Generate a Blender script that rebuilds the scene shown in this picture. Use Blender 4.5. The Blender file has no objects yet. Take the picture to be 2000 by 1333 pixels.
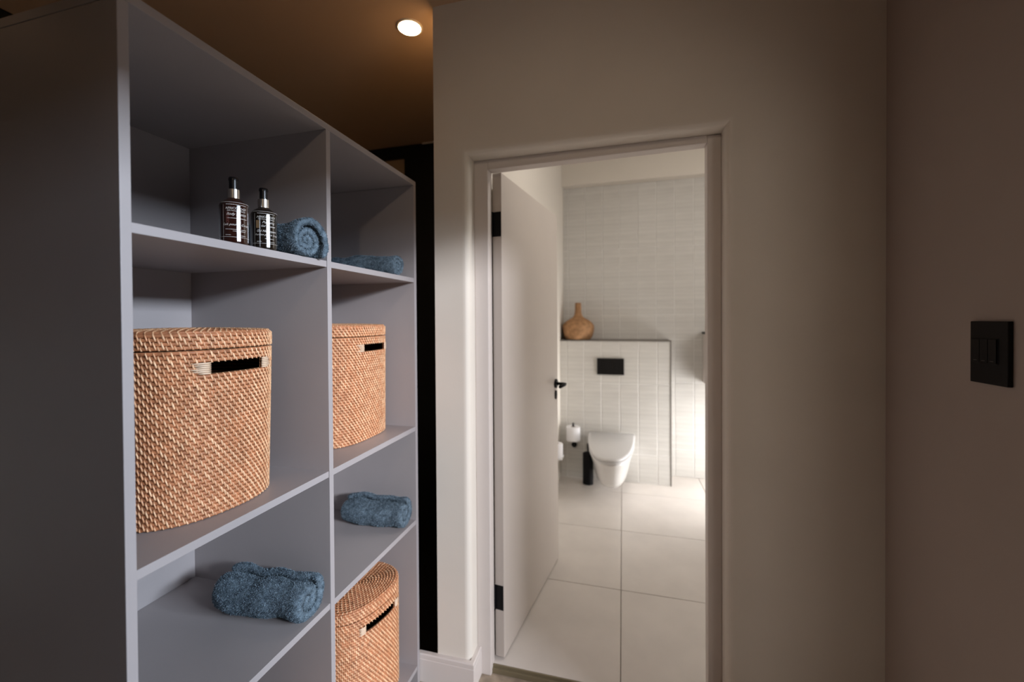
import bpy, bmesh, math, random
import numpy as np
from mathutils import Matrix, Vector, noise

random.seed(7)
rng = np.random.default_rng(7)
S = bpy.context.scene
COL = S.collection

# ------------------------------------------------------------------ camera, world, lights, exposure
def make_camera():
    f, cx, cy, yaw, pitch, roll = 840.769, 981.985, 634.113, .271282, .0100272, -.00658167
    fwd = Vector((-math.sin(yaw), math.cos(yaw), 0)); right = Vector((math.cos(yaw), math.sin(yaw), 0)); up = Vector((0, 0, 1))
    f2 = fwd * math.cos(pitch) - up * math.sin(pitch); u2 = up * math.cos(pitch) + fwd * math.sin(pitch)
    r3 = right * math.cos(roll) + u2 * math.sin(roll); u3 = u2 * math.cos(roll) - right * math.sin(roll)
    cd = bpy.data.cameras.new('camera'); c = bpy.data.objects.new('camera', cd); COL.objects.link(c)
    m = Matrix.Identity(4)
    for i in range(3):
        m[i][0], m[i][1], m[i][2] = r3[i], u3[i], -f2[i]
    m[2][3] = 1.42
    c.matrix_world = m
    cd.sensor_fit = 'HORIZONTAL'; cd.sensor_width = 36.0
    cd.lens = f / 2000 * 36.0
    cd.shift_x = (1000 - cx) / 2000; cd.shift_y = -(666.5 - cy) / 2000
    cd.clip_start = .02
    cd.dof.use_dof = True; cd.dof.focus_distance = 1.08; cd.dof.aperture_fstop = 2.0
    S.camera = c
make_camera()
S.view_settings.view_transform = 'Standard'; S.view_settings.look = 'None'
S.view_settings.exposure = 0.0; S.view_settings.gamma = 1.0; S.view_settings.use_curve_mapping = False

w = bpy.data.worlds.new('world'); S.world = w; w.use_nodes = True
w.node_tree.nodes['Background'].inputs[0].default_value = (.75, .85, 1, 1)
w.node_tree.nodes['Background'].inputs[1].default_value = .03

def area(name, loc, look, sx, sy, power, color, spread=math.pi):
    d = bpy.data.lights.new(name, 'AREA'); d.shape = 'RECTANGLE'; d.size = sx; d.size_y = sy
    d.energy = power; d.color = color; d.spread = spread
    o = bpy.data.objects.new(name, d); COL.objects.link(o); o.location = loc
    o.rotation_euler = (Vector(look) - Vector(loc)).to_track_quat('-Z', 'Y').to_euler()
    return o
# daylight outside the doorway in the right wall, and at the low window of the bathroom
area('daylight_outside', (6.4, .1, 3.02), (-.79, .6, 1.6), 4.5, .60, 930, (.74, .85, 1.0))
area('daylight_outside_corner', (5.0, -1.95, 3.06), (-.72, 1.58, 1.5), 1.15, .5, 430, (.90, .92, 1.0))
area('daylight_bathroom', (1.18, 3.60, .42), (-.35, 3.9, .36), .8, .75, 12, (1.0, .99, .99), math.radians(120))
area('fill_bathroom', (.30, 2.15, 2.87), (.30, 2.15, 0), .25, .25, 7, (1.0, .95, .89))  # added fill for the near bathroom floor and the door face
area('daylight_high_window', (1.80, 2.85, 1.95), (-.2, 3.9, 1.1), 1.0, 1.0, 14, (1.0, .97, .95))
def spot(name, loc, power, color, size=2.6):
    d = bpy.data.lights.new(name, 'SPOT'); d.energy = power; d.color = color; d.spot_size = size; d.spot_blend = .8; d.shadow_soft_size = .035
    o = bpy.data.objects.new(name, d); COL.objects.link(o); o.location = loc
    return o
spot('downlight_beam', (-.861, 1.659, 2.645), 5, (1, .62, .32))
spot('warm_fill_behind', (-2.3, .4, 2.645), 5, (1, .62, .32))  # unseen lamp added as warm fill
b = spot('fill_on_door_wall', (.25, -1.1, 2.62), 24, (1, .80, .58), math.radians(46)); b.data.spot_blend = 1.0  # added warm fill that lifts the door wall, no known fitting
b.rotation_euler = (Vector((-.28, 1.58, 1.60)) - b.location).to_track_quat('-Z', 'Y').to_euler()

# ------------------------------------------------------------------ materials
def mat(name, col, rough=.6, spec=.4, metal=0., var=.0, vscale=8., bump=0., bscale=60., bstretch=(1, 1, 1), attr=None, attr2=None, vstretch=None, coat=0., bdist=.002):
    m = bpy.data.materials.new(name); m.use_nodes = True
    nt = m.node_tree; b = nt.nodes['Principled BSDF']
    b.inputs['Base Color'].default_value = (*col, 1); b.inputs['Roughness'].default_value = rough
    b.inputs['Specular IOR Level'].default_value = spec; b.inputs['Metallic'].default_value = metal
    b.inputs['Coat Weight'].default_value = coat
    tc = nt.nodes.new('ShaderNodeTexCoord')
    last = None
    if attr:
        a = nt.nodes.new('ShaderNodeAttribute'); a.attribute_name = attr
        r = nt.nodes.new('ShaderNodeMix'); r.data_type = 'RGBA'
        nt.links.new(a.outputs['Fac'], r.inputs[0])
        r.inputs[6].default_value = (*col, 1); r.inputs[7].default_value = (*attr2, 1)
        last = r.outputs[2]
    if var:
        n = nt.nodes.new('ShaderNodeTexNoise'); n.inputs['Scale'].default_value = vscale; n.inputs['Detail'].default_value = 4
        if vstretch:
            vm = nt.nodes.new('ShaderNodeMapping'); vm.inputs['Scale'].default_value = vstretch
            nt.links.new(tc.outputs['Object'], vm.inputs[0]); nt.links.new(vm.outputs[0], n.inputs['Vector'])
        else: nt.links.new(tc.outputs['Object'], n.inputs['Vector'])
        mr = nt.nodes.new('ShaderNodeMapRange'); mr.inputs[1].default_value = .3; mr.inputs[2].default_value = .7
        mr.inputs[3].default_value = 1 - var; mr.inputs[4].default_value = 1 + var
        nt.links.new(n.outputs['Fac'], mr.inputs[0])
        h = nt.nodes.new('ShaderNodeHueSaturation')
        nt.links.new(mr.outputs[0], h.inputs['Value'])
        if last is None: h.inputs['Color'].default_value = (*col, 1)
        else: nt.links.new(last, h.inputs['Color'])
        last = h.outputs[0]
    if last is not None: nt.links.new(last, b.inputs['Base Color'])
    if bump:
        n = nt.nodes.new('ShaderNodeTexNoise'); n.inputs['Scale'].default_value = bscale; n.inputs['Detail'].default_value = 3
        mp = nt.nodes.new('ShaderNodeMapping'); mp.inputs['Scale'].default_value = bstretch
        nt.links.new(tc.outputs['Object'], mp.inputs[0]); nt.links.new(mp.outputs[0], n.inputs['Vector'])
        bp = nt.nodes.new('ShaderNodeBump'); bp.inputs['Strength'].default_value = bump; bp.inputs['Distance'].default_value = bdist
        nt.links.new(n.outputs['Fac'], bp.inputs['Height']); nt.links.new(bp.outputs[0], b.inputs['Normal'])
    return m
def emit(name, col, st):
    m = bpy.data.materials.new(name); m.use_nodes = True; b = m.node_tree.nodes['Principled BSDF']
    b.inputs['Base Color'].default_value = (.9, .9, .9, 1); b.inputs['Emission Color'].default_value = (*col, 1); b.inputs['Emission Strength'].default_value = st
    return m
M = dict(
    wall_shaded=mat('wall_paint_shaded', (.42, .355, .31), .75, .25, var=.03, vscale=3, bump=.10, bscale=180),  # wall paint darkened, the right wall's shade put into its colour
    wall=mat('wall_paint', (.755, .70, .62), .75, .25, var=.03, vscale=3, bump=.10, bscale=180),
    ceil=mat('ceiling_warm_tint', (.56, .38, .25), .85, .2, var=.03, vscale=2),  # dim warm lamp light is put into this brown ceiling colour
    bathwall=mat('bathroom_paint', (.76, .71, .64), .8, .2, bump=.06, bscale=180),
    carpet=mat('dressing_floor', (.32, .26, .20), .9, .1, var=.3, vscale=25, bump=.4, bscale=250),
    strip=mat('threshold_metal', (.26, .22, .14), .45, .5, .4),
    shelf=mat('shelf_board', (.37, .337, .336), .42, .45, var=.02, vscale=6, bump=.05, bscale=250),
    white=mat('trim_paint', (.68, .62, .58), .5, .4, bump=.04, bscale=120),
    door=mat('door_paint', (.58, .52, .47), .5, .4, var=.015, vscale=4),
    tile=mat('wall_tile', (.62, .60, .565), .35, .45, var=.09, vscale=2.2, vstretch=(1, 1, 16), bump=.28, bscale=5, bstretch=(1.2, 1.2, 14), bdist=.006),
    grout=mat('grout', (.80, .785, .76), .9, .1),
    ftile=mat('floor_tile', (.68, .63, .585), .38, .4, var=.05, vscale=5, bump=.05, bscale=90),
    fgrout=mat('floor_grout', (.40, .36, .32), .9, .1),
    black=mat('black_metal', (.006, .006, .007), .5, .15),
    blackwood=mat('black_frame', (.006, .006, .006), .5, .3),
    plastic=mat('black_plastic', (.006, .005, .005), .55, .2),
    beige=mat('beige_panel', (.42, .30, .20), .7, .2, var=.05),
    china=mat('white_china', (.80, .79, .78), .16, .5, coat=.3),
    seat=mat('seat_plastic', (.70, .69, .69), .3, .45),
    paper=mat('tissue_paper', (.85, .84, .86), .95, .05, bump=.2, bscale=200),
    card=mat('cardboard_core', (.35, .25, .17), .9, .1),
    towel=mat('terry_cotton', (.065, .095, .125), .95, .1, var=.28, vscale=90, bump=.9, bscale=420, bdist=.004, attr='tint', attr2=(.31, .41, .485)),
    core=mat('rattan_core', (.45, .18, .082), .5, .35, var=.35, vscale=60),
    cane=mat('rattan_cane', (.64, .30, .145), .38, .5, var=.16, vscale=45, attr='tint', attr2=(.92, .58, .34)),
    wrap=mat('rattan_wrap', (.74, .55, .39), .35, .5, var=.08, vscale=90),
    liner=mat('basket_inside', (.10, .05, .025), .9, .1),
    gourd=mat('woven_grass', (.40, .22, .11), .8, .2, var=.25, vscale=30, bump=.6, bscale=50, bstretch=(1, 1, 6), bdist=.004),
    amber=mat('dark_brown_bottle', (.022, .006, .004), .10, .6, coat=.6),
    amber2=mat('black_brown_bottle', (.010, .007, .005), .10, .6, coat=.6),
    chrome=mat('silver_collar', (.75, .72, .68), .22, .5, 1.),
    pump=mat('black_pump', (.004, .004, .005), .25, .5),
    ink=mat('label_print', (.62, .60, .57), .5, .3),
    inkred=mat('label_emblem_red', (.10, .03, .025), .5, .3),
    inktan=mat('label_emblem_tan', (.16, .10, .05), .5, .3),
    lens=emit('lamp_glow', (1, .66, .34), 85),
    rim=mat('lamp_rim', (.75, .66, .56), .5, .3),
)

# ------------------------------------------------------------------ mesh helpers
class MB:
    def __init__(s): s.v = []; s.f = []; s.t = []
    def add(s, vs, fs, tint=0.):
        o = len(s.v); s.v += [tuple(map(float, p)) for p in vs]; s.f += [tuple(i + o for i in q) for q in fs]; s.t += [tint] * len(vs)
    def box(s, x0, x1, y0, y1, z0, z1):
        s.add([(x, y, z) for x in (x0, x1) for y in (y0, y1) for z in (z0, z1)],
              [(0, 1, 3, 2), (4, 6, 7, 5), (0, 4, 5, 1), (2, 3, 7, 6), (0, 2, 6, 4), (1, 5, 7, 3)])
        return s
    def lathe(s, prof, c=(0, 0), n=40):
        m = len(prof); vs = []; fs = []
        for r, z in prof:
            for k in range(n):
                a = 2 * math.pi * k / n; vs.append((c[0] + r * math.cos(a), c[1] + r * math.sin(a), z))
        for i in range(m - 1):
            for k in range(n):
                k2 = (k + 1) % n; fs.append((i * n + k, i * n + k2, (i + 1) * n + k2, (i + 1) * n + k))
        s.add(vs, fs); return s
    def loft(s, rings, cap=True):
        n = len(rings[0]); vs = [p for r in rings for p in r]; fs = []
        for i in range(len(rings) - 1):
            for k in range(n):
                k2 = (k + 1) % n; fs.append((i * n + k, i * n + k2, (i + 1) * n + k2, (i + 1) * n + k))
        if cap: fs += [tuple(range(n - 1, -1, -1)), tuple(range((len(rings) - 1) * n, len(rings) * n))]
        s.add(vs, fs); return s
    def tube(s, path, r, n=10):
        rings = []; P = [Vector(p) for p in path]; ref = None
        for i, p in enumerate(P):
            d = (P[min(i + 1, len(P) - 1)] - P[max(i - 1, 0)]).normalized()
            a = Vector((0, 0, 1)) if abs(d.z) < .9 else Vector((1, 0, 0))
            u = d.cross(a).normalized(); v = d.cross(u)
            rr = r[i] if isinstance(r, (list, tuple)) else r
            rings.append([tuple(p + (u * math.cos(2 * math.pi * k / n) + v * math.sin(2 * math.pi * k / n)) * rr) for k in range(n)])
        return s.loft(rings)
    def build(s, name, m, parent=None, smooth=False, bevel=0., seg=2, kind=None, label=None, recalc=True, tint=False, split=False):
        off = np.zeros(3)
        p = parent
        while p is not None: off += np.array(p.location); p = p.parent
        me = bpy.data.meshes.new(name)
        me.from_pydata((np.array(s.v) - off).tolist(), [], s.f)
        if recalc:
            bm = bmesh.new(); bm.from_mesh(me); bmesh.ops.recalc_face_normals(bm, faces=bm.faces); bm.to_mesh(me); bm.free()
        if smooth: me.polygons.foreach_set('use_smooth', [True] * len(me.polygons))
        if tint:
            at = me.attributes.new('tint', 'FLOAT', 'POINT'); at.data.foreach_set('value', s.t)
        me.materials.append(m); me.update()
        o = bpy.data.objects.new(name, me); COL.objects.link(o); o.parent = parent
        if bevel:
            b = o.modifiers.new('edge', 'BEVEL'); b.width = bevel; b.segments = seg; b.limit_method = 'ANGLE'; b.angle_limit = math.radians(50)
        if split: o.modifiers.new('split', 'EDGE_SPLIT').split_angle = math.radians(38)
        if kind: o['kind'] = kind
        if label: o['label'] = label
        return o
def bx(*a): return MB().box(*a)
def thing(name, loc, label, cat, group=None):
    o = bpy.data.objects.new(name, None); COL.objects.link(o); o.location = loc; o.empty_display_size = .05
    o['label'] = label; o['category'] = cat
    if group: o['group'] = group
    return o
def tag(o, label, cat, group=None):
    o['label'] = label; o['category'] = cat
    if group: o['group'] = group
    return o
def struct(name, mb, m, label=None, **k):
    o = mb.build(name, m, **k); o['kind'] = 'structure'
    if label: o['label'] = label
    return o

# ------------------------------------------------------------------ the setting
CH = 2.66                           # dressing ceiling
WF, WB = 1.58, 1.715                 # door wall front and back
FZ = -.03                            # dressing floor
struct('floor', bx(-3.2, 2.6, -2.3, 1.69, FZ - .1, FZ), M['carpet'], 'dark brown floor of the dressing space')
struct('floor_corridor', bx(-3.2, -.7, 1.69, 2.90, FZ - .1, FZ), M['blackwood'], 'dark floor behind the shelving unit')
struct('ceiling', bx(-3.2, 2.6, -2.3, 1.70, CH, CH + .1).box(-3.2, -.55, 1.70, 2.90, CH, CH + .1), M['ceil'], 'ceiling over the dressing space, warm lamp light put into its brown colour')
struct('wall_left', bx(-3.3, -3.2, -2.3, 2.90, FZ, CH), M['wall'], 'wall behind the shelving unit')
struct('wall_rear', bx(-3.2, 2.6, -2.4, -2.3, FZ, CH), M['wall'], 'wall behind the viewer')
struct('wall_partition', bx(-.7187, -.56, WB, 4.3, FZ, 2.9), M['wall'], 'wall between corridor and bathroom')

def door_wall():
    mb = MB(); xl, xr, zt, r = -.5792, .335, 2.066, .024
    X0, X1 = -.7187, .775
    rings = []
    N = 7
    for i in range(N + 1):
        a = math.pi / 2 * i / N
        off = r * (1 - math.sin(a)); y = WF + r * (1 - math.cos(a))
        rings.append([(xl - off, y, FZ), (xl - off, y, zt + off), (xr + off, y, zt + off + .002), (xr + off, y, FZ)])
    rings.append([(xl, WB, FZ), (xl, WB, zt), (xr, WB, zt + .002), (xr, WB, FZ)])
    vs = [p for q in rings for p in q]; fs = []
    for i in range(len(rings) - 1):
        for k in range(3): fs.append((i * 4 + k, i * 4 + k + 1, (i + 1) * 4 + k + 1, (i + 1) * 4 + k))
    mb.add(vs, fs)
    a = rings[0]; b = rings[-1]
    for ring, y in ((a, WF), (b, WB)):
        p = ring
        mb.add([(X0, y, FZ), p[0], p[1], (X0, y, p[1][2])], [(0, 1, 2, 3)])
        mb.add([p[3], (X1, y, FZ), (X1, y, p[2][2]), p[2]], [(0, 1, 2, 3)])
        mb.add([(X0, y, p[1][2]), p[1], p[2], (X1, y, p[2][2]), (X1, y, CH), (X0, y, CH)], [(0, 1, 2, 3, 4, 5)])
    mb.add([(X0, WF, FZ), (X0, WF, CH), (X0, WB, CH), (X0, WB, FZ)], [(0, 1, 2, 3)])
    mb.add([(X0, WF, CH), (X1, WF, CH), (X1, WB, CH), (X0, WB, CH)], [(0, 1, 2, 3)])
    mb.add([(X1, WF, FZ), (X1, WF, CH), (X1, WB, CH), (X1, WB, FZ)], [(0, 1, 2, 3)])
    o = struct('wall_front', mb, M['wall'], 'beige plastered wall around the bathroom doorway', recalc=False)
    bm = bmesh.new(); bm.from_mesh(o.data); bmesh.ops.remove_doubles(bm, verts=bm.verts, dist=1e-5); bmesh.ops.recalc_face_normals(bm, faces=bm.faces)
    for f in bm.faces: f.smooth = abs(f.normal.y) < .9995 and abs(f.normal.x) < .9995 and abs(f.normal.z) < .9995
    bm.to_mesh(o.data); bm.free()
    es = o.modifiers.new('split', 'EDGE_SPLIT'); es.split_angle = math.radians(40)
door_wall()
# right wall with the doorway that lets the daylight in (outside the frame)
struct('wall_right', bx(.775, .93, .96, 1.85, FZ, CH).box(.775, .93, -2.3, .12, FZ, CH).box(.775, .93, .12, .96, 2.05, CH), M['wall_shaded'], 'right wall with the black switch')
struct('floor_porch', bx(2.6, 9, -6, 4, FZ - .1, FZ), M['fgrout'], 'paving outside')
# skirting: a profiled board on the nib and its return along the reveal
def skirting():
    mb = MB()
    prof = [(0, FZ), (.018, FZ), (.018, .060), (.0165, .062), (.018, .064), (.018, .079), (.015, .0835), (0, .0835)]
    path = [(-.797, 1.58), (-.5792, 1.58), (-.5792, 1.66)]
    rows = []
    for d, z in prof:
        rows.append([(-.797, 1.58 - d, z), (-.5792 + d, 1.58 - d, z), (-.5792 + d, 1.66, z)])
    n = len(prof); vs = [p for q in rows for p in q]; fs = []
    for i in range(n):
        j = (i + 1) % n
        for k in range(2): fs.append((i * 3 + k, i * 3 + k + 1, j * 3 + k + 1, j * 3 + k))
    fs.append(tuple(i * 3 for i in range(n))); fs.append(tuple(i * 3 + 2 for i in range(n - 1, -1, -1)))
    mb.add(vs, fs)
    struct('baseboard_left', mb, M['white'], 'pale grooved skirting board at the foot of the door wall')
skirting()
struct('baseboard_right', bx(.335, .775, 1.562, 1.58, FZ, .0835), M['white'])
struct('baseboard_side', bx(.757, .775, .96, 1.562, FZ, .0835), M['white'])

# door frame
fr = bx(-.5792, -.5206, 1.66, 1.712, FZ, 2.066).box(.2896, .335, 1.66, 1.712, FZ, 2.066)
fr.add([(-.5206, 1.66, 2.026), (.2896, 1.66, 2.040), (.2896, 1.66, 2.068), (-.5206, 1.66, 2.066), (-.5206, 1.712, 2.026), (.2896, 1.712, 2.040), (.2896, 1.712, 2.068), (-.5206, 1.712, 2.066)],
       [(0, 1, 2, 3), (7, 6, 5, 4), (0, 4, 5, 1), (3, 2, 6, 7), (0, 3, 7, 4), (1, 5, 6, 2)])
struct('trim_1', fr, M['white'], 'pale timber door frame set inside the plastered reveal', bevel=.003)
struct('trim_2', bx(-.5206, .2896, 1.686, 1.700, FZ, -.001).box(-.56, .335, 1.676, 1.69, FZ, -.012), M['strip'], 'olive metal threshold strip at the edge of the bathroom tiles')

# bathroom shell
BY, UY = 3.8819, 4.15
struct('wall_bathroom_left', bx(-.56, -.545, WB, 4.3, -.02, 2.9), M['bathwall'], 'pale bathroom wall behind the open door')
struct('wall_bathroom_right', bx(1.9, 2.0, 1.7, 4.3, -.02, 2.9), M['bathwall'])
struct('wall_bathroom_front', bx(.775, 1.95, 1.70, 1.80, -.02, 2.9), M['bathwall'])
struct('ceiling_bathroom', bx(-.7, 2.0, 1.69, 4.3, 2.9, 3.0).box(-.545, 1.9, 1.716, 1.74, 2.6, 2.9), M['bathwall'], 'pale ceiling of the bathroom')
struct('trim_3', bx(-.545, 1.9, 4.05, UY + .02, 2.672, 2.9), M['bathwall'], 'plain bulkhead above the wall tiles')

def tile_mesh(name, wd, ht, dp, m, axis):
    mb = MB(); e = .003; h = dp
    if axis == 'y':   # front faces -Y
        a = [(-wd/2, 0, -ht/2), (wd/2, 0, -ht/2), (wd/2, 0, ht/2), (-wd/2, 0, ht/2)]
        b = [(x * (1 - 2*e/wd), -h, z * (1 - 2*e/ht)) for x, _, z in a]
    else:
        a = [(-wd/2, -ht/2, 0), (wd/2, -ht/2, 0), (wd/2, ht/2, 0), (-wd/2, ht/2, 0)]; e = .0012
        b = [(x * (1 - 2*e/wd), y * (1 - 2*e/ht), h) for x, y, _ in a]
    mb.add(a + b, [(4, 5, 6, 7), (0, 1, 5, 4), (1, 2, 6, 5), (2, 3, 7, 6), (3, 0, 4, 7)])
    me = bpy.data.meshes.new(name); me.from_pydata(mb.v, [], mb.f)
    bm = bmesh.new(); bm.from_mesh(me); bmesh.ops.recalc_face_normals(bm, faces=bm.faces)
    bm.to_mesh(me); bm.free(); me.materials.append(m); return me
def tile_obj(name, me, loc, parent, rot=(0, 0, 0)):
    o = bpy.data.objects.new(name, me); COL.objects.link(o); o.parent = parent; o.location = loc; o.rotation_euler = rot
    return o
cache = {}
def tiles(parent, x_edges, z_edges, y, dp=.0022):
    j = .0040
    for i in range(len(x_edges) - 1):
        for k in range(len(z_edges) - 1):
            wd = x_edges[i + 1] - x_edges[i] - j; ht = z_edges[k + 1] - z_edges[k] - j
            key = (round(wd, 4), round(ht, 4))
            if key not in cache: cache[key] = tile_mesh('tile', wd, ht, dp, M['tile'], 'y')
            tile_obj('tile', cache[key], ((x_edges[i] + x_edges[i + 1]) / 2, y - .0004 + random.uniform(-.0004, .0004), (z_edges[k] + z_edges[k + 1]) / 2), parent,
                     (random.uniform(-.002, .002), 0, random.uniform(-.004, .004)))
wu = struct('wall_back', bx(-.56, 1.9, UY, UY + .1, -.02, 2.9), M['grout'], 'bathroom back wall of tall ribbed white tiles')
ux = [-.545, -.4985, -.337, -.1755, -.0225, .1372, .2959, .4525, .612, .7715, .931]
tiles(wu, ux, [1.2363, 1.4611, 2.0773, 2.672], UY)
tiles(wu, [.3951, .4525, .612, .7715, .931], [-.0, .2450, .8450, 1.2363], UY)
wb = struct('wall_cistern', bx(-.545, .3905, BY + .006, UY, -.02, 1.232), M['grout'], 'tiled boxed-out wall behind the toilet')
tiles(wb, [-.545, -.4829, -.334, -.1815, -.0245, .1320, .286, .3905], [0., .2510, .857, 1.2300], BY + .006)
struct('trim_4', bx(-.545, .3960, BY - .001, BY + .012, 1.2300, 1.2385).box(.3895, .3960, BY - .001, BY + .012, 0, 1.2385).box(-.545, .396, BY + .012, UY, 1.2330, 1.2363).box(.3905, .3955, BY + .012, UY, 0, 1.2330), M['grout'], 'thin dark strip along the tiled ledge')
bpy.data.objects['trim_4'].data.materials[0] = mat('ledge_strip', (.16, .14, .12), .5, .4)  # dark strip along the ledge and its side edge
wfl = struct('floor_bathroom', bx(-.56, 1.9, 1.69, 4.3, -.05, -.008), M['fgrout'], 'bathroom floor of large square beige tiles')
fme = tile_mesh('tile', .6572, .6572, .008, M['ftile'], 'z')
for ix in range(-1, 3):
    for iy in range(0, 4):
        x0 = -.0124 + .6594 * ix; y0 = 1.665 + .6594 * iy
        if iy == 0 or ix == -1 or iy == 3 or ix == 2:
            xa, xb = max(x0, -.545), min(x0 + .6594, 1.9); ya, yb = max(y0, 1.69), min(y0 + .6594, 4.15)
            if xb - xa < .02 or yb - ya < .02: continue
            me = tile_mesh('tile', xb - xa - .0022, yb - ya - .0022, .008, M['ftile'], 'z')
            tile_obj('tile', me, ((xa + xb) / 2, (ya + yb) / 2, -.008), wfl)
        else:
            tile_obj('tile', fme, (x0 + .3297, y0 + .3297, -.008), wfl)

# ------------------------------------------------------------------ door leaf
def door():
    hx, hy = -.4805, 1.7171; ang = math.atan2(2.5358 - hy, -.3708 - hx)
    d = bpy.data.objects.new('door_1', None); COL.objects.link(d); d.location = (hx, hy, 0); d.rotation_euler = (0, 0, ang)
    d['kind'] = 'structure'; d['label'] = 'beige flush door standing open into the bathroom'
    def part(mb, name, m, **k):
        loc = d.location.copy(); d.location = (0, 0, 0); o = mb.build(name, m, d, **k); d.location = loc; return o
    part(bx(0, .826, 0, .040, .008, 2.030), 'leaf', M['door'], bevel=.0015)
    # lever handle, rose, keyhole plate on the face towards the room (local -y)
    x = .776; z = 1.05
    h = MB(); h.tube([(x, -.001, z), (x, -.010, z)], .026, 24)
    part(h, 'rose', M['black'], smooth=False)
    h = MB(); h.tube([(x, -.008, z), (x, -.050, z), (x - .006, -.058, z), (x - .02, -.061, z), (x - .115, -.061, z)], [.009, .009, .010, .010, .009], 12)
    part(h, 'handle', M['black'], smooth=True)
    h = MB()
    ring = lambda y, s: [(x + .014 * s * math.cos(a), y, .985 + (.026 * s) * math.sin(a)) for a in [2 * math.pi * k / 24 for k in range(24)]]
    h.loft([ring(0, 1), ring(-.007, 1), ring(-.008, .85)]); h.loft([ring(-.0075, .34), ring(-.0085, .34)])
    part(h, 'keyhole_plate', M['black'])
    for z0 in (.207, 1.767):
        h = MB(); h.box(-.002, .0005, .002, .036, z0, z0 + .102)          # leaf plate on the door edge
        for k in range(5): h.tube([(-.006, .041, z0 + .0205 * k + .0006), (-.006, .041, z0 + .0205 * k + .0199)], .0065, 12)
        h.box(-.012, -.002, .036, .044, z0, z0 + .102)
        part(h, 'hinge', M['black'])
door()

# ------------------------------------------------------------------ shelving unit
XF, XB = -.7888, -1.2813; Y0, Y1, Y2 = .5109, 1.0314, 1.5589; T = .0175; ZT = 1.9702
S1, S2, S3, SB = 1.5881, 1.0013, .6305, .0470
def shelving():
    u = thing('shelving_unit', ((XF + XB) / 2, (Y0 + Y2) / 2, FZ), 'tall open grey shelving unit with two columns of compartments holding baskets and towels', 'shelving unit')
    k = dict(bevel=.0009, seg=2)
    bx(XB, XF, Y0, Y0 + T, FZ, ZT - T - .0012).build('side_panel', M['shelf'], u, **k)
    bx(XB, XF, Y2 - T, Y2, FZ, ZT - T - .0012).build('side_panel', M['shelf'], u, **k)
    bx(XB, XF, Y1 - T / 2, Y1 + T / 2, SB, ZT - T).build('divider', M['shelf'], u, **k)
    bx(XB, XF, Y0, Y2, ZT - T, ZT).build('top_board', M['shelf'], u, **k)
    bx(XB - .006, XB, Y0, Y2, FZ, ZT).build('back_panel', M['shelf'], u)
    bx(XB, XF - .002, Y0 + T, Y2 - T, SB - T, SB).build('bottom_board', M['shelf'], u, **k)
    bx(XF - .06, XF - .044, Y0 + T, Y2 - T, FZ, SB - T).build('plinth', M['blackwood'], u)
    for a, b in ((Y0 + T, Y1 - T / 2), (Y1 + T / 2, Y2 - T)):
        for z in (S1, S2, S3):
            bx(XB, XF - .0022, a, b, z - T, z).build('shelf', M['shelf'], u, **k)
shelving()

# ------------------------------------------------------------------ rattan baskets
def outline(a, b, n, rot, N):
    th = np.linspace(0, 2 * np.pi, 2000, endpoint=False)
    x = a * np.sign(np.cos(th)) * np.abs(np.cos(th)) ** (2 / n); y = b * np.sign(np.sin(th)) * np.abs(np.sin(th)) ** (2 / n)
    p = np.stack([x, y], -1); q = np.vstack([p, p[:1]])
    s = np.r_[0, np.cumsum(np.hypot(*np.diff(q, axis=0).T))]
    per = s[-1]
    def at(u, scale=1., out=0.):
        u = np.asarray(u) % 1.0 * per
        X = np.interp(u, s, q[:, 0]); Y = np.interp(u, s, q[:, 1])
        e = per * .002
        X2 = np.interp((u + e) % per, s, q[:, 0]); Y2_ = np.interp((u + e) % per, s, q[:, 1])
        X1 = np.interp((u - e) % per, s, q[:, 0]); Y1_ = np.interp((u - e) % per, s, q[:, 1])
        tx, ty = X2 - X1, Y2_ - Y1_; l = np.hypot(tx, ty) + 1e-12
        X = X * scale + out * ty / l; Y = Y * scale - out * tx / l
        c, d = math.cos(rot), math.sin(rot)
        return X * c - Y * d, X * d + Y * c
    return at, per
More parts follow.
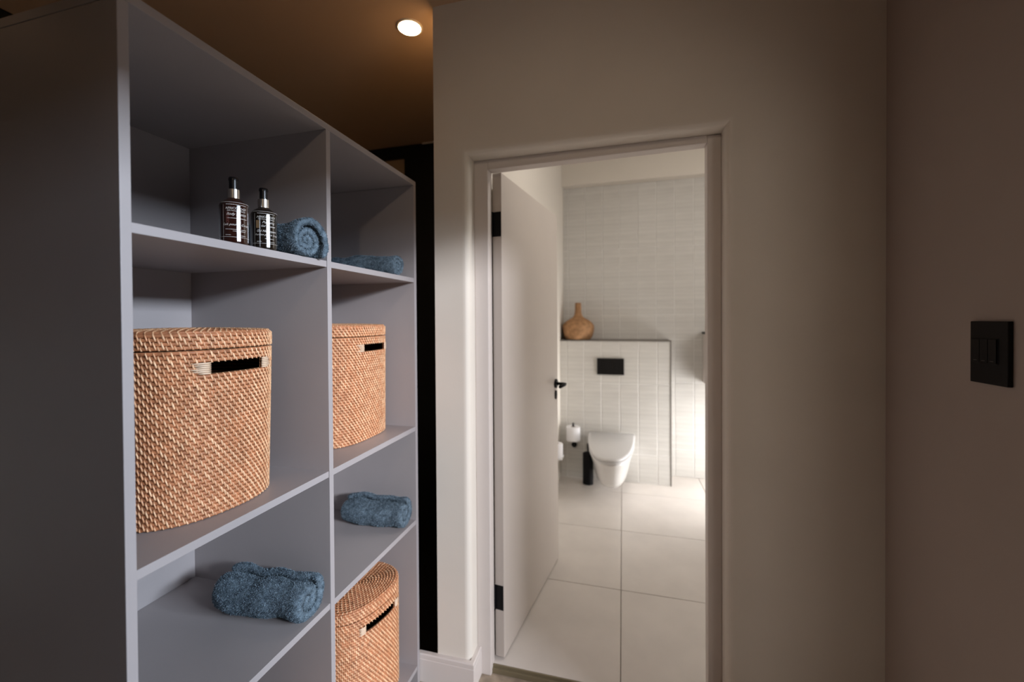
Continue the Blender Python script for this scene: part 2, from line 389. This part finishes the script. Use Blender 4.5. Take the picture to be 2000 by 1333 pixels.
def basket(name, c, z0, a, b, rot, H, taper, slot_u, slot_w, label, n=2.35, seed=1):
    R = np.random.default_rng(seed)
    t = thing(name, (c[0], c[1], z0), label, 'basket', 'rattan baskets with lids on the shelving unit')
    at, per = outline(a, b, n, rot, 0)
    lid_h = .038; p = (H - lid_h - .0012) / round((H - lid_h - .0012) / .0086)
    sc = lambda z: 1 + (taper - 1) * (z / H)
    NS = int(round(per / .0128))
    n0 = round((H - .094) / p); slot_z = (n0 * p, (n0 + 3) * p)
    su0, su1 = slot_u - slot_w / 2 / per, slot_u + slot_w / 2 / per
    z0 += .0006; off = np.array([c[0], c[1], z0])
    def in_slot(u, pad=0.): return ((u - su0 + pad) % 1.0) < (su1 - su0 + 2 * pad)
    def coil(mb, z, scl, hz, skip=None, seg=None, flat=False, dome=None):
        seg = seg or NS
        us = np.arange(seg) / seg
        rows = []
        for k in range(6):
            al = 2 * math.pi * k / 6
            X, Y = at(us, scl, .0034 * math.cos(al)); rows.append(np.stack([X, Y, np.full(seg, z + hz * math.sin(al))], -1))
        vs = np.stack(rows, 1).reshape(-1, 3) + off
        fs = []
        for i in range(seg):
            if skip is not None and skip((i + .5) / seg): continue
            j = (i + 1) % seg
            for k in range(6):
                k2 = (k + 1) % 6; fs.append((i * 6 + k, j * 6 + k, j * 6 + k2, i * 6 + k2))
        mb.add(vs, fs)
    def stitch(mb, u, zs, outs, scl, slant, wd):
        # a strip of cane over the coils: 3 points wide, len(zs) long
        m = len(zs); uu = u + slant * np.linspace(-.5, .5, m)
        vs = []
        for i in range(m):
            for e, h in ((-1, -.0012), (0, .0007), (1, -.0012)):
                X, Y = at(uu[i] + e * wd / per, scl[i], outs[i] + h); vs.append((X + off[0], Y + off[1], zs[i] + off[2]))
        fs = []
        for i in range(m - 1):
            for k in range(2): fs.append((i * 3 + k, i * 3 + k + 1, (i + 1) * 3 + k + 1, (i + 1) * 3 + k))
        mb.add(vs, fs, float(R.random()))
    # body
    coils, sts = MB(), MB()
    nr = round((H - lid_h - .0012) / p)
    for r in range(nr):
        z = p * (r + .5)
        inz = slot_z[0] < z < slot_z[1]
        coil(coils, z, sc(z), p * .5, (lambda u: in_slot(u)) if inz else None)
        for k in range(NS):
            u = (k + .5 * (r % 2)) / NS + R.normal() * .00025
            zz = np.array([z + p * .55, z + p * .05, z - p * .5, z - p * .95, z - p * 1.4])
            zz = np.maximum(zz, .0008); zz = np.minimum(zz, H - lid_h - .0015)
            mid = zz.mean()
            if slot_z[0] - p * .9 < mid < slot_z[1] + p * .4 and in_slot(u, .004 if inz else .0): 
                if slot_z[0] < mid < slot_z[1]: continue
                if mid <= slot_z[0]: zz = np.minimum(zz, slot_z[0] + .001)
                else: zz = np.maximum(zz, slot_z[1] - .001)
            if inz and (in_slot(u, .020 / per)): continue
            stitch(sts, u, zz, [.0004, .0046, .0040, .0046, .0006], [sc(q) for q in zz], .0046 / per, .0016 * R.uniform(.85, 1.15))
    body = coils.build('basket_body', M['core'], t, smooth=True, recalc=False)
    sts.build('body_weave', M['cane'], body, smooth=True, kind='stuff', recalc=False, tint=True)
    # inside wall seen through the slot
    ins = MB(); us = np.arange(NS) / NS; zs = [0, slot_z[0], slot_z[1], H - .004]
    vs = []
    for z in zs:
        X, Y = at(us, sc(z), -.003); vs += [(x + off[0], y + off[1], z + off[2] + .001) for x, y in zip(X, Y)]
    fs = []
    for i in range(3):
        for k in range(NS):
            if i == 1 and in_slot((k + .5) / NS): continue
            k2 = (k + 1) % NS; fs.append((i * NS + k, i * NS + k2, (i + 1) * NS + k2, (i + 1) * NS + k))
    fs.append(tuple(range(NS - 1, -1, -1)))
    ins.add(vs, fs); ins.build('lining', M['liner'], t, recalc=False)
    # handle slot binding: bundles of pale cane at both ends
    for sgn, ue in ((-1, su0), (1, su1)):
        wr = MB()
        for k in range(6):
            z = slot_z[0] + (slot_z[1] - slot_z[0]) * (k + .5) / 6
            l0 = ue - sgn * .002 / per; l1 = ue + sgn * R.uniform(.020, .036) / per
            path = []
            for i, q in enumerate(np.linspace(l0, l1, 6)):
                X, Y = at(q, sc(z), [.0015, .0056, .0060, .0058, .0052, .0015][i]); path.append((X + off[0], Y + off[1], z + off[2]))
            wr.tube(path, [.0020, .0022, .0022, .0020, .0016, .0010], 6)
        wr.build('handle_binding', M['wrap'], t, smooth=True)
    # lid: rim band and coiled top
    lc, ls = MB(), MB()
    zl0 = H - lid_h
    for r in range(4):
        z = zl0 + p * (r + .5) + .001
        coil(lc, z, sc(H), p * .5)
        for k in range(NS):
            u = (k + .5 * (r % 2)) / NS + R.normal() * .00025
            zz = np.clip(np.array([z + p * .55, z + p * .05, z - p * .5, z - p * .95, z - p * 1.4]), zl0 + .001, H + .001)
            stitch(ls, u, zz, [.0008, .0042, .0036, .0042, .0008], [sc(H)] * 5, .0046 / per, .0016 * R.uniform(.85, 1.15))
    nt_ = int(min(a, b) * sc(H) / p)
    for r in range(nt_):
        s_ = sc(H) * (1 - (r + .55) / (nt_ + .3)); z = H - .0022 + .005 * (1 - (s_ / sc(H)) ** 2)
        seg = max(10, int(NS * s_))
        us = np.arange(seg) / seg
        # flat coil ring: offsets are in plan
        rows = []
        for k in range(6):
            al = 2 * math.pi * k / 6
            X, Y = at(us, s_, p * .5 * math.cos(al)); rows.append(np.stack([X, Y, np.full(seg, z + .0034 * math.sin(al))], -1))
        vs = np.stack(rows, 1).reshape(-1, 3) + off; fs = []
        for i in range(seg):
            j = (i + 1) % seg
            for k in range(6): fs.append((i * 6 + k, j * 6 + k, j * 6 + (k + 1) % 6, i * 6 + (k + 1) % 6))
        lc.add(vs, fs)
        for k in range(seg):
            u = (k + .5 * (r % 2)) / seg
            ro = [p * .58, p * .3, 0, -p * .3, -p * .58]; zo = [.0004, .0036, .0046, .0036, .0004]
            vs2 = []
            for i in range(5):
                uu = u + (.0040 / per) * (i / 4 - .5)
                for e, h in ((-1, -.0012), (0, .0007), (1, -.0012)):
                    X, Y = at(uu + e * .0016 / per / max(s_, .08), max(s_ , .01), ro[i]); vs2.append((X + off[0], Y + off[1], z + zo[i] + h + off[2]))
            fs2 = [(i * 3 + q, i * 3 + q + 1, (i + 1) * 3 + q + 1, (i + 1) * 3 + q) for i in range(4) for q in range(2)]
            ls.add(vs2, fs2, float(R.random()))
    lid = lc.build('lid', M['core'], t, smooth=True, recalc=False)
    ls.build('lid_weave', M['cane'], lid, smooth=True, kind='stuff', recalc=False, tint=True)
    return t
basket('rattan_basket', (-.9800, .7768), S2, .1350, .1580, -.09, .398, 1.065, .016, .128, 'large oval rattan basket with lid and handle slot in the near column')
basket('rattan_basket', (-1.0180, 1.3540), S2, .1470, .1765, .0, .402, 1.02, .030, .150, 'tall oval rattan basket beside the door wall, on the middle shelf of the far column', n=3.0, seed=2)
basket('rattan_basket', (-.9500, 1.3680), SB, .1240, .1620, -.2, .400, 1.012, .005, .150, 'rattan basket on the bottom board of the far column, its coiled lid seen from above', seed=3)
basket('rattan_basket', (-.9700, .7650), SB, .1240, .1620, 0, .400, 1.012, .005, .150, 'rattan basket on the bottom board of the near column, only its lid edge peeking out', seed=4)

# ------------------------------------------------------------------ rolled towels
def towel(name, front, base_z, length, rad, squash, turns, label, yaw=0., seed=1, start=0., flat=.25, wind=1, loose=0.):
    R = np.random.default_rng(seed)
    t = thing(name, (front[0], front[1], base_z), label, 'towel', 'rolled blue grey terry towels on the shelving unit')
    per_turn = 44; nth = int(turns * per_turn); pitch = (rad - .006) / turns
    th = np.linspace(0, 2 * math.pi * turns, nth + 1)
    r_mid = .006 + pitch * th / (2 * math.pi) - pitch * .5; thick = pitch * .38
    taper_end = np.minimum(1, (th[-1] - th) / .5 + .45)
    q = np.clip((th - (th[-1] - 4.4)) / 4.4, 0, 1); r_mid = r_mid + loose * q * q * (3 - 2 * q)
    ang = wind * th + start
    cv = []
    for side in (1, -1):
        rr = np.maximum(r_mid + side * thick * taper_end, .001)
        cv.append(np.stack([np.cos(ang) * rr, np.sin(ang) * rr], -1))
    prof = np.vstack([cv[0], cv[1][::-1]])           # closed outline
    n = len(prof)
    nx = 36; rings = []
    zc = rad * squash
    for i in range(nx + 1):
        f = i / nx
        e = min(f, 1 - f) * length
        rnd = 1 - .10 * max(0, 1 - e / .02) ** 2
        bulge = 1 + .05 * math.sin(f * 7 + seed) + .03 * math.sin(f * 17 + 2 * seed)
        pr = prof * rnd * bulge
        yy = pr[:, 0] * (1 + .10 * (1 - squash)); zz = pr[:, 1] * squash
        zz = np.where(zz < -zc * (1 - flat), -zc * (1 - flat) + (zz + zc * (1 - flat)) * .25, zz)
        dent = .006 * math.sin(f * 9 + seed * 1.7)
        zz = np.where(zz > 0, zz + dent * np.clip(zz / zc, 0, 1), zz)
        # telescoped end
        tel = .010 * (np.hypot(pr[:, 0], pr[:, 1]) / rad) ** 2 * (1 if f < .5 else 0) * max(0, 1 - e / .03) - .008 * max(0, 1 - e / .03) * (1 if f < .5 else 0)
        xx = -f * length + tel
        rings.append(np.stack([np.full(n, 1.) * xx, yy, zz], -1))
    A = np.array(rings)                                # (nx+1, n, 3)
    lo = A[:, :, 2].min(); A[:, :, 2] -= lo
    c, s_ = math.cos(yaw), math.sin(yaw)
    A = np.stack([A[..., 0] * c - A[..., 1] * s_, A[..., 0] * s_ + A[..., 1] * c, A[..., 2]], -1)
    flatA = A.reshape(-1, 3)
    # soft lumps
    for i in range(len(flatA)):
        q = Vector(flatA[i] * 22 + seed * 3.1); d = noise.noise_vector(q) * .0035 + noise.noise_vector(q * 4.3) * .0014
        flatA[i] += np.array(d); flatA[i][2] = max(flatA[i][2], .001)
    off = np.array([front[0], front[1], base_z])
    V = flatA + off
    mb = MB(); fs = []
    for i in range(nx):
        for k in range(n):
            k2 = (k + 1) % n; fs.append((i * n + k, i * n + k2, (i + 1) * n + k2, (i + 1) * n + k))
    half = nth + 1                                     # strip end caps
    for i0 in (0, nx):
        for k in range(half - 1):
            q = (i0 * n + k, i0 * n + k + 1, i0 * n + n - 2 - k, i0 * n + n - 1 - k); fs.append(q if i0 == 0 else q[::-1])
    mb.add(V, fs)
    mb.t = np.clip(.30 + .12 * R.normal(size=len(V)), 0, 1).tolist()
    body = mb.build('rolled_cloth', M['towel'], t, smooth=True, tint=True)
    # terry loops: short tufts standing on the cloth
    me = body.data; me.calc_loop_triangles()
    nt_ = len(me.loop_triangles)
    ti = np.empty(nt_ * 3, np.int32); me.loop_triangles.foreach_get('vertices', ti); ti = ti.reshape(-1, 3)
    P = V[ti]; cr = np.cross(P[:, 1] - P[:, 0], P[:, 2] - P[:, 0]); ar = np.linalg.norm(cr, axis=1) / 2
    K = 60000
    axis = np.array([c, s_, 0]); endf = np.abs((cr / (2 * ar[:, None] + 1e-12)) @ axis) > .75
    wgt = ar * np.where(endf, .25, 1.)
    idx = R.choice(nt_, K, p=wgt / wgt.sum()); w1 = R.random(K); w2 = R.random(K); fl = w1 + w2 > 1; w1[fl] = 1 - w1[fl]; w2[fl] = 1 - w2[fl]
    pt = P[idx, 0] + (P[idx, 1] - P[idx, 0]) * w1[:, None] + (P[idx, 2] - P[idx, 0]) * w2[:, None]
    nn = cr[idx] / (2 * ar[idx, None] + 1e-12)
    side = np.cross(nn, R.normal(size=(K, 3))); side /= np.linalg.norm(side, axis=1)[:, None] + 1e-9
    lean = R.normal(size=(K, 3)) * .5
    d = nn + lean; d /= np.linalg.norm(d, axis=1)[:, None]
    L = R.uniform(.0012, .0036, K)[:, None]; wd = .0005
    v = np.stack([pt - side * wd, pt + side * wd, pt + d * L + side * wd * .8, pt + d * L - side * wd * .8], 1).reshape(-1, 3)
    v[:, 2] = np.maximum(v[:, 2], base_z + .0006)
    tb = MB(); tb.v = v.tolist(); tb.f = [(4 * i, 4 * i + 1, 4 * i + 2, 4 * i + 3) for i in range(K)]
    tb.t = np.repeat(R.uniform(.05, .95, K) ** 1.2, 4).tolist()
    tb.build('terry_loops', M['towel'], body, kind='stuff', recalc=False, tint=True)
    return t
towel('rolled_towel', (-.772, .9330), S1, .20, .0610, .88, 3.0, 'rolled blue grey towel beside the two pump bottles, its spiral end facing out', yaw=-.05, seed=1, start=-.75 + 2 * math.pi * 3.0, wind=-1, loose=.011)
towel('rolled_towel', (-.790, 1.4300), S1, .27, .058, .78, 3.0, 'rolled towel in shadow on the highest shelf of the far column', yaw=.05, seed=2, start=-1.6)
towel('rolled_towel', (-.792, .9500), S3, .270, .070, .93, 2.3, 'blue grey towel roll below the large basket, alone on the shelf of the near column', yaw=.07, seed=3, start=-.9, flat=.1)
towel('rolled_towel', (-.795, 1.4720), S3, .255, .066, .98, 2.3, 'blue grey towel roll directly above the basket with the coiled lid', yaw=.05, seed=4, start=-.6, flat=.1)

# ------------------------------------------------------------------ pump bottles with printed labels
def text_mesh(txt, size, shear=0.):
    cu = bpy.data.curves.new('print', 'FONT'); cu.body = txt; cu.size = size; cu.align_x = 'CENTER'; cu.shear = shear; cu.resolution_u = 2
    o = bpy.data.objects.new('print', cu); COL.objects.link(o)
    dg = bpy.context.evaluated_depsgraph_get(); me = bpy.data.meshes.new_from_object(o.evaluated_get(dg))
    vs = [tuple(v.co) for v in me.vertices]; fs = [tuple(p.vertices) for p in me.polygons]
    bpy.data.objects.remove(o); bpy.data.curves.remove(cu); bpy.data.meshes.remove(me)
    return vs, fs
def bottle(c, glass, az, lines, emblem, label, seed):
    R = random.Random(seed)
    t = thing('pump_bottle', (c[0], c[1], S1), label, 'bottle', 'pump bottles on the shelf')
    r = .0282; z = lambda h: S1 + .0005 + h * .958
    b = MB(); b.lathe([(0, z(0)), (r - .003, z(0)), (r - .0006, z(.0015)), (r, z(.004)), (r, z(.0055)), (r, z(.007)), (r, z(.084)), (r, z(.0855)), (r, z(.0865)), (r - .0008, z(.0905)), (r - .004, z(.0955)), (r - .010, z(.1005)), (.0135, z(.1040)), (.0115, z(.1065)), (.0112, z(.108)), (0, z(.108))], c, 56)
    b.build('bottle_body', glass, t, smooth=True, split=True)
    b = MB(); b.lathe([(0, z(.1055)), (.0122, z(.1055)), (.0122, z(.1065)), (.0122, z(.125)), (.0122, z(.126)), (0, z(.126))], c, 40)
    b.build('collar', M['chrome'], t, smooth=True, split=True)
    b = MB(); b.lathe([(0, z(.126)), (.0085, z(.126)), (.0086, z(.147)), (.0098, z(.1475)), (.0098, z(.152)), (.0085, z(.1545)), (.004, z(.156)), (0, z(.1562))], c, 32)
    n = Vector((-.70, .72, 0)).normalized()
    b.tube([(c[0], c[1], z(.150)), (c[0] + n.x * .012, c[1] + n.y * .012, z(.150)), (c[0] + n.x * .024, c[1] + n.y * .024, z(.1475))], [.005, .0048, .003], 10)
    b.build('pump', M['pump'], t, smooth=True, split=True)
    lab = MB()
    def bend(vs, fs, h, dx=0., rr=r + .00025):
        lab.add([(c[0] + rr * math.cos(az + (x + dx) / r), c[1] + rr * math.sin(az + (x + dx) / r), z(h) + y) for x, y, _ in vs], fs)
    def rule(x0, x1, h0, h1):
        m = max(1, int(abs(x1 - x0) / .002)); vs = []
        for i in range(m + 1):
            x = x0 + (x1 - x0) * i / m; vs += [(x, h0, 0), (x, h1, 0)]
        bend(vs, [(2 * i, 2 * i + 2, 2 * i + 3, 2 * i + 1) for i in range(m)], 0)
    A = math.pi * r
    rule(-A, A, .0878, .0883); rule(-A, A, .0135, .0140)
    rule(-.0262, -.0257, .0045, .083); rule(.0257, .0262, .0045, .083)
    for h, txt, size, sh, dx in lines:
        if txt is None:                       # fine print too small to read: a row of hairline marks
            x = -size / 2
            while x < size / 2:
                l = R.uniform(.0012, .0045); rule(dx + x, dx + min(x + l, size / 2), h - .00045, h + .00035); x += l + .0006
        else:
            vs, fs = text_mesh(txt, size, sh); bend(vs, fs, h, dx)
    lab.build('label_print', M['ink'], t, recalc=False)
    em = MB(); lab = em
    if emblem == 'diamond':
        for k in range(5):
            h0 = .046 + k * .0045
            bend([(-.0205, h0, 0), (-.0170, h0 + .0045, 0), (-.0135, h0, 0), (-.0170, h0 - .0045, 0), (-.0190, h0, 0), (-.0170, h0 + .003, 0), (-.0150, h0, 0), (-.0170, h0 - .003, 0)],
                 [(0, 1, 5, 4), (1, 2, 6, 5), (2, 3, 7, 6), (3, 0, 4, 7)], 0)
        em.build('label_emblem', M['inkred'], t, recalc=False)
    else:
        bend([(-.0225, .049, 0), (-.0150, .049, 0), (-.0150, .067, 0), (-.0225, .067, 0)], [(0, 1, 2, 3)], 0)
        em.build('label_emblem', M['inktan'], t, recalc=False)
    return t
bottle((-.822, .756), M['amber'], math.atan2(-.756, .822) + math.radians(10),
       [(.0835, None, .040, 0, 0), (.0760, 'AFRICOLOGY', .0068, 0, 0), (.0718, '100% Natural Ingredients', .0036, 0, 0), (.0630, 'Body Lotion', .0078, .4, 0), (.0540, None, .040, 0, .002),
        (.0400, 'Lait pour le Corps', .0070, .4, 0), (.0300, None, .042, 0, 0), (.0265, None, .026, 0, .006), (.0180, None, .010, 0, -.016), (.0175, None, .018, 0, .010)],
       'diamond', 'dark reddish brown pump bottle of body lotion, farther from the towel', 5)
bottle((-.822, .838), M['amber2'], math.atan2(-.838, .822) + math.radians(12),
       [(.0835, None, .040, 0, 0), (.0760, 'AFRICOLOGY', .0068, 0, 0), (.0718, '100% Natural Ingredients', .0036, 0, 0), (.0630, 'Purifying', .0078, .4, .004), (.0545, 'Gel Cleanser', .0062, .4, .004),
        (.0420, 'Gel Nettoyant', .0074, .4, 0), (.0335, 'Purifiant pour le Corps', .0056, .4, .001), (.0250, None, .020, 0, .006), (.0180, None, .010, 0, -.016), (.0175, None, .018, 0, .010)],
       'block', 'blackish pump bottle of gel standing next to the rolled towel', 6)

# ------------------------------------------------------------------ ceiling lamp, vent, switch, black frame
def downlight():
    c = (-.8610, 1.6590)
    t = thing('ceiling_downlight', (c[0], c[1], CH), 'small round recessed downlight glowing warm in the ceiling', 'ceiling light')
    d = CH - 2.6
    MB().lathe([(.0465, d + 2.6005), (.0550, d + 2.6005), (.0555, d + 2.5985), (.0525, d + 2.5950), (.0465, d + 2.5945), (.0465, d + 2.6005)], c, 48).build('trim_ring', M['rim'], t, smooth=True)
    MB().lathe([(0, d + 2.5905), (.026, d + 2.5912), (.0462, d + 2.5950), (.0462, d + 2.600)], c, 48).build('lens', M['lens'], t, smooth=True)
downlight()
v = thing('ceiling_vent', (-2.6, .9, CH), 'black rectangular ceiling vent in the dark upper corner above the shelving unit', 'vent')
bx(-2.92, -2.351, .65, 1.154, CH - .008, CH + .002).build('vent_frame', M['blackwood'], v)
for i in range(9):
    y = .685 + i * .05
    bx(-2.90, -2.375, y, y + .03, CH - .012, CH - .008).build('slat', M['blackwood'], v)

sw = thing('light_switch', (.775, 1.184, 1.275), 'square edged black light switch plate on the right wall', 'switch')
bx(.7655, .7752, 1.1338, 1.2338, 1.2735, 1.4105).build('switch_plate', M['plastic'], sw, bevel=.0015)
bx(.7645, .7660, 1.156, 1.226, 1.318, 1.374).build('module', M['plastic'], sw, bevel=.0006)
for i in range(3):
    y = 1.158 + i * .0225
    o = bx(.7618, .7650, y, y + .0212, 1.320, 1.372)
    o.build('rocker', M['plastic'], sw, bevel=.0008)
    bx(.7613, .7620, y + .006, y + .015, 1.3235, 1.3247).build('indicator', mat('indicator_grey', (.10, .09, .08), .4, .4), sw) if i == 0 else bx(.7613, .7620, y + .006, y + .015, 1.3235, 1.3247).build('indicator', bpy.data.materials['indicator_grey'], sw)

bf = thing('black_wardrobe', (-1.7, 2.80, FZ), 'tall black framed wardrobe with a beige panel, behind the shelving unit', 'wardrobe')
bx(-2.6, -.7187, 2.758, 2.80, 2.5706, CH - .002).build('top_rail', M['blackwood'], bf)
bx(-1.4804, -.7187, 2.758, 2.80, FZ, 2.5706).build('side_stile', M['blackwood'], bf)
bx(-2.6, -2.45, 2.758, 2.80, FZ, 2.5706).build('side_stile', M['blackwood'], bf)
bx(-2.45, -1.4804, 2.778, 2.80, FZ, 2.5706).build('door_panel', M['beige'], bf)
struct('wall_corridor', bx(-3.2, -.7187, 2.85, 2.90, FZ, CH), M['wall'])
struct('trim_5', bx(-1.340, -1.235, 2.748, 2.758, CH - .010, CH), M['white'], 'short pale strip at the ceiling beside the door wall')

# ------------------------------------------------------------------ bathroom things
def dshape(xc, hw, yb, yf, z, n=36, p=2.6):
    pts = []
    L = yb - yf
    for k in range(n + 1):                       # front curve from right back to left back
        a = math.pi * k / n
        cx = math.cos(a); sx = math.sin(a)
        pts.append((xc + hw * math.copysign(abs(cx) ** (2 / p), cx), yb - L * (abs(sx) ** (2 / 2.0)), z))
    return pts
def toilet():
    xc = -.095
    t = thing('wall_hung_toilet', (xc, BY, .1), 'white wall-hung toilet with closed lid below the black flush plate', 'toilet')
    b = MB(); rings = []
    for z, hw, yf in ((.098, .080, 3.52), (.102, .105, 3.46), (.115, .122, 3.415), (.15, .138, 3.37), (.20, .150, 3.335), (.26, .162, 3.295), (.31, .174, 3.255), (.345, .183, 3.225), (.356, .184, 3.222), (.358, .180, 3.226)):
        rings.append(dshape(xc, hw, BY, yf, z))
    b.loft(rings); b.build('bowl', M['china'], t, smooth=True)
    b = MB(); rings = []
    for z, hw, yf in ((.362, .180, 3.222), (.362, .186, 3.212), (.366, .189, 3.208), (.374, .189, 3.208), (.377, .186, 3.212)):
        rings.append(dshape(xc, hw, 3.84, yf, z))
    b.loft(rings); b.build('seat', M['seat'], t, smooth=True)
    b = MB(); rings = []
    for s in ((0, .182), (0, .190), (.004, .193), (.014, .193), (.021, .188), (.024, .175)):
        dz, hw = s
        rings.append([(x, y, .381 + dz + .028 * (y - 3.2) / .64) for x, y, z in dshape(xc, hw, 3.85, 3.205 + (.193 - hw), 0)])
    b.loft(rings); b.build('lid', M['seat'], t, smooth=True)
toilet()
fp = thing('flush_plate', (-.10, BY, 1.0), 'black rectangular flush plate on the tiles above the toilet', 'flush plate')
bx(-.2181, .0115, BY - .012, BY, .9355, 1.0785).build('plate', M['plastic'], fp, bevel=.003)
for x0, x1 in ((-.165, -.095), (-.088, -.045)):
    bx(x0, x1, BY - .0155, BY - .011, .968, 1.046).build('button', M['plastic'], fp, bevel=.0015)
rh = thing('toilet_roll_holder', (-.4207, 3.80, .30), 'black upright toilet roll holder on the tiled wall left of the toilet', 'toilet roll holder')
h = MB(); h.tube([(-.4207, 3.80, .512), (-.4207, 3.80, .318), (-.4207, 3.806, .306), (-.4207, 3.818, .300), (-.4207, 3.876, .300)], .008, 12); h.build('rod', M['black'], rh, smooth=True)
h = MB(); h.tube([(-.4207, 3.872, .300), (-.4207, 3.882, .300)], .024, 24); h.build('wall_rose', M['black'], rh)
h = MB(); h.tube([(-.4207, 3.80, .352), (-.4207, 3.80, .3575)], .026, 24); h.build('rest_disc', M['black'], rh)
def roll(c, z0, z1, r, label):
    t = thing('toilet_roll', (c[0], c[1], z0), label, 'toilet roll')
    MB().lathe([(.019, z0), (r - .002, z0), (r, z0 + .002), (r, z1 - .002), (r - .002, z1), (.019, z1), (.019, z0)], c, 40).build('paper', M['paper'], t, smooth=False, bevel=.001)
    MB().lathe([(.0185, z0), (.0190, z0), (.0190, z1), (.0165, z1), (.0165, z0), (.0185, z0)], c, 28).build('core', M['card'], t)
roll((-.4207, 3.80), .3590, .481, .060, 'white toilet roll standing on the black upright holder')
roll((-.4915, 3.27), .375, .475, .050, 'white paper roll half hidden by the edge of the open door')
sh = thing('spare_roll_shelf', (-.52, 3.27, .36), 'small pale bracket on the bathroom wall behind the open door', 'bracket')
bx(-.545, -.44, 3.21, 3.33, .362, .375).build('bracket_plate', M['china'], sh, bevel=.003)
tb = thing('toilet_brush', (-.292, 3.77, 0), 'black cylindrical toilet brush holder on the floor left of the toilet', 'toilet brush')
MB().lathe([(0, 0), (.043, 0), (.0445, .003), (.0445, .262), (.043, .265), (.038, .265), (.037, .262), (0, .258)], (-.292, 3.77), 40).build('holder', M['black'], tb, smooth=False)
MB().lathe([(0, .258), (.036, .258), (.036, .268), (.030, .272), (.007, .274), (.006, .30), (.0085, .31), (.0085, .345), (.006, .35), (0, .35)], (-.292, 3.77), 28).build('brush', M['black'], tb, smooth=True)
def vase():
    c = (-.393, 4.000); z0 = 1.2363
    t = thing('gourd_vase', (c[0], c[1], z0), 'woven straw gourd vase with a thin neck on the tiled ledge', 'vase')
    prof = [(0, 0), (.095, 0), (.112, .006), (.130, .035), (.1400, .075), (.1440, .112), (.1400, .135), (.122, .158), (.095, .178), (.070, .192), (.048, .205), (.036, .220), (.030, .240), (.0275, .270), (.0265, .335), (.0275, .338), (.020, .338), (.019, .30), (0, .30)]
    # woven ribs: a thin coil every centimetre up the body
    body = MB(); n = 96; rings = []
    dense = []
    for (r0, h0), (r1, h1) in zip(prof[:-1], prof[1:]):
        m = max(1, int(math.hypot(r1 - r0, h1 - h0) / .004))
        for i in range(m): dense.append((r0 + (r1 - r0) * i / m, h0 + (h1 - h0) * i / m))
    dense.append(prof[-1])
    L = 0.; prev = dense[0]
    for r, h in dense:
        L += math.hypot(r - prev[0], h - prev[1]); prev = (r, h)
        ring = []
        for k in range(n):
            a = 2 * math.pi * k / n
            d = (.0013 * math.sin(L * 2 * math.pi / .012) + .0010 * math.sin(a * 30 + L * 60)) if r > .02 else 0
            ring.append((c[0] + max(r + d, 0) * math.cos(a), c[1] + max(r + d, 0) * math.sin(a), z0 + h))
        rings.append(ring)
    body.loft(rings, cap=False); body.build('woven_body', M['gourd'], t, smooth=True)
vase()
vc = thing('wall_cabinet', (.85, 3.9, 1.1), 'wall cabinet whose corner just shows beside the right door jamb', 'cabinet')
bx(.682, 1.25, 3.94, UY - .004, .86, 1.288).build('carcass', M['white'], vc, bevel=.002)
bx(.676, 1.256, 3.922, UY - .004, 1.288, 1.306).build('top', M['blackwood'], vc)
bx(.686, .964, 3.923, 3.94, .864, 1.285).build('cabinet_door', M['white'], vc, bevel=.002)
bx(.968, 1.247, 3.923, 3.94, .864, 1.285).build('cabinet_door', M['white'], vc, bevel=.002)
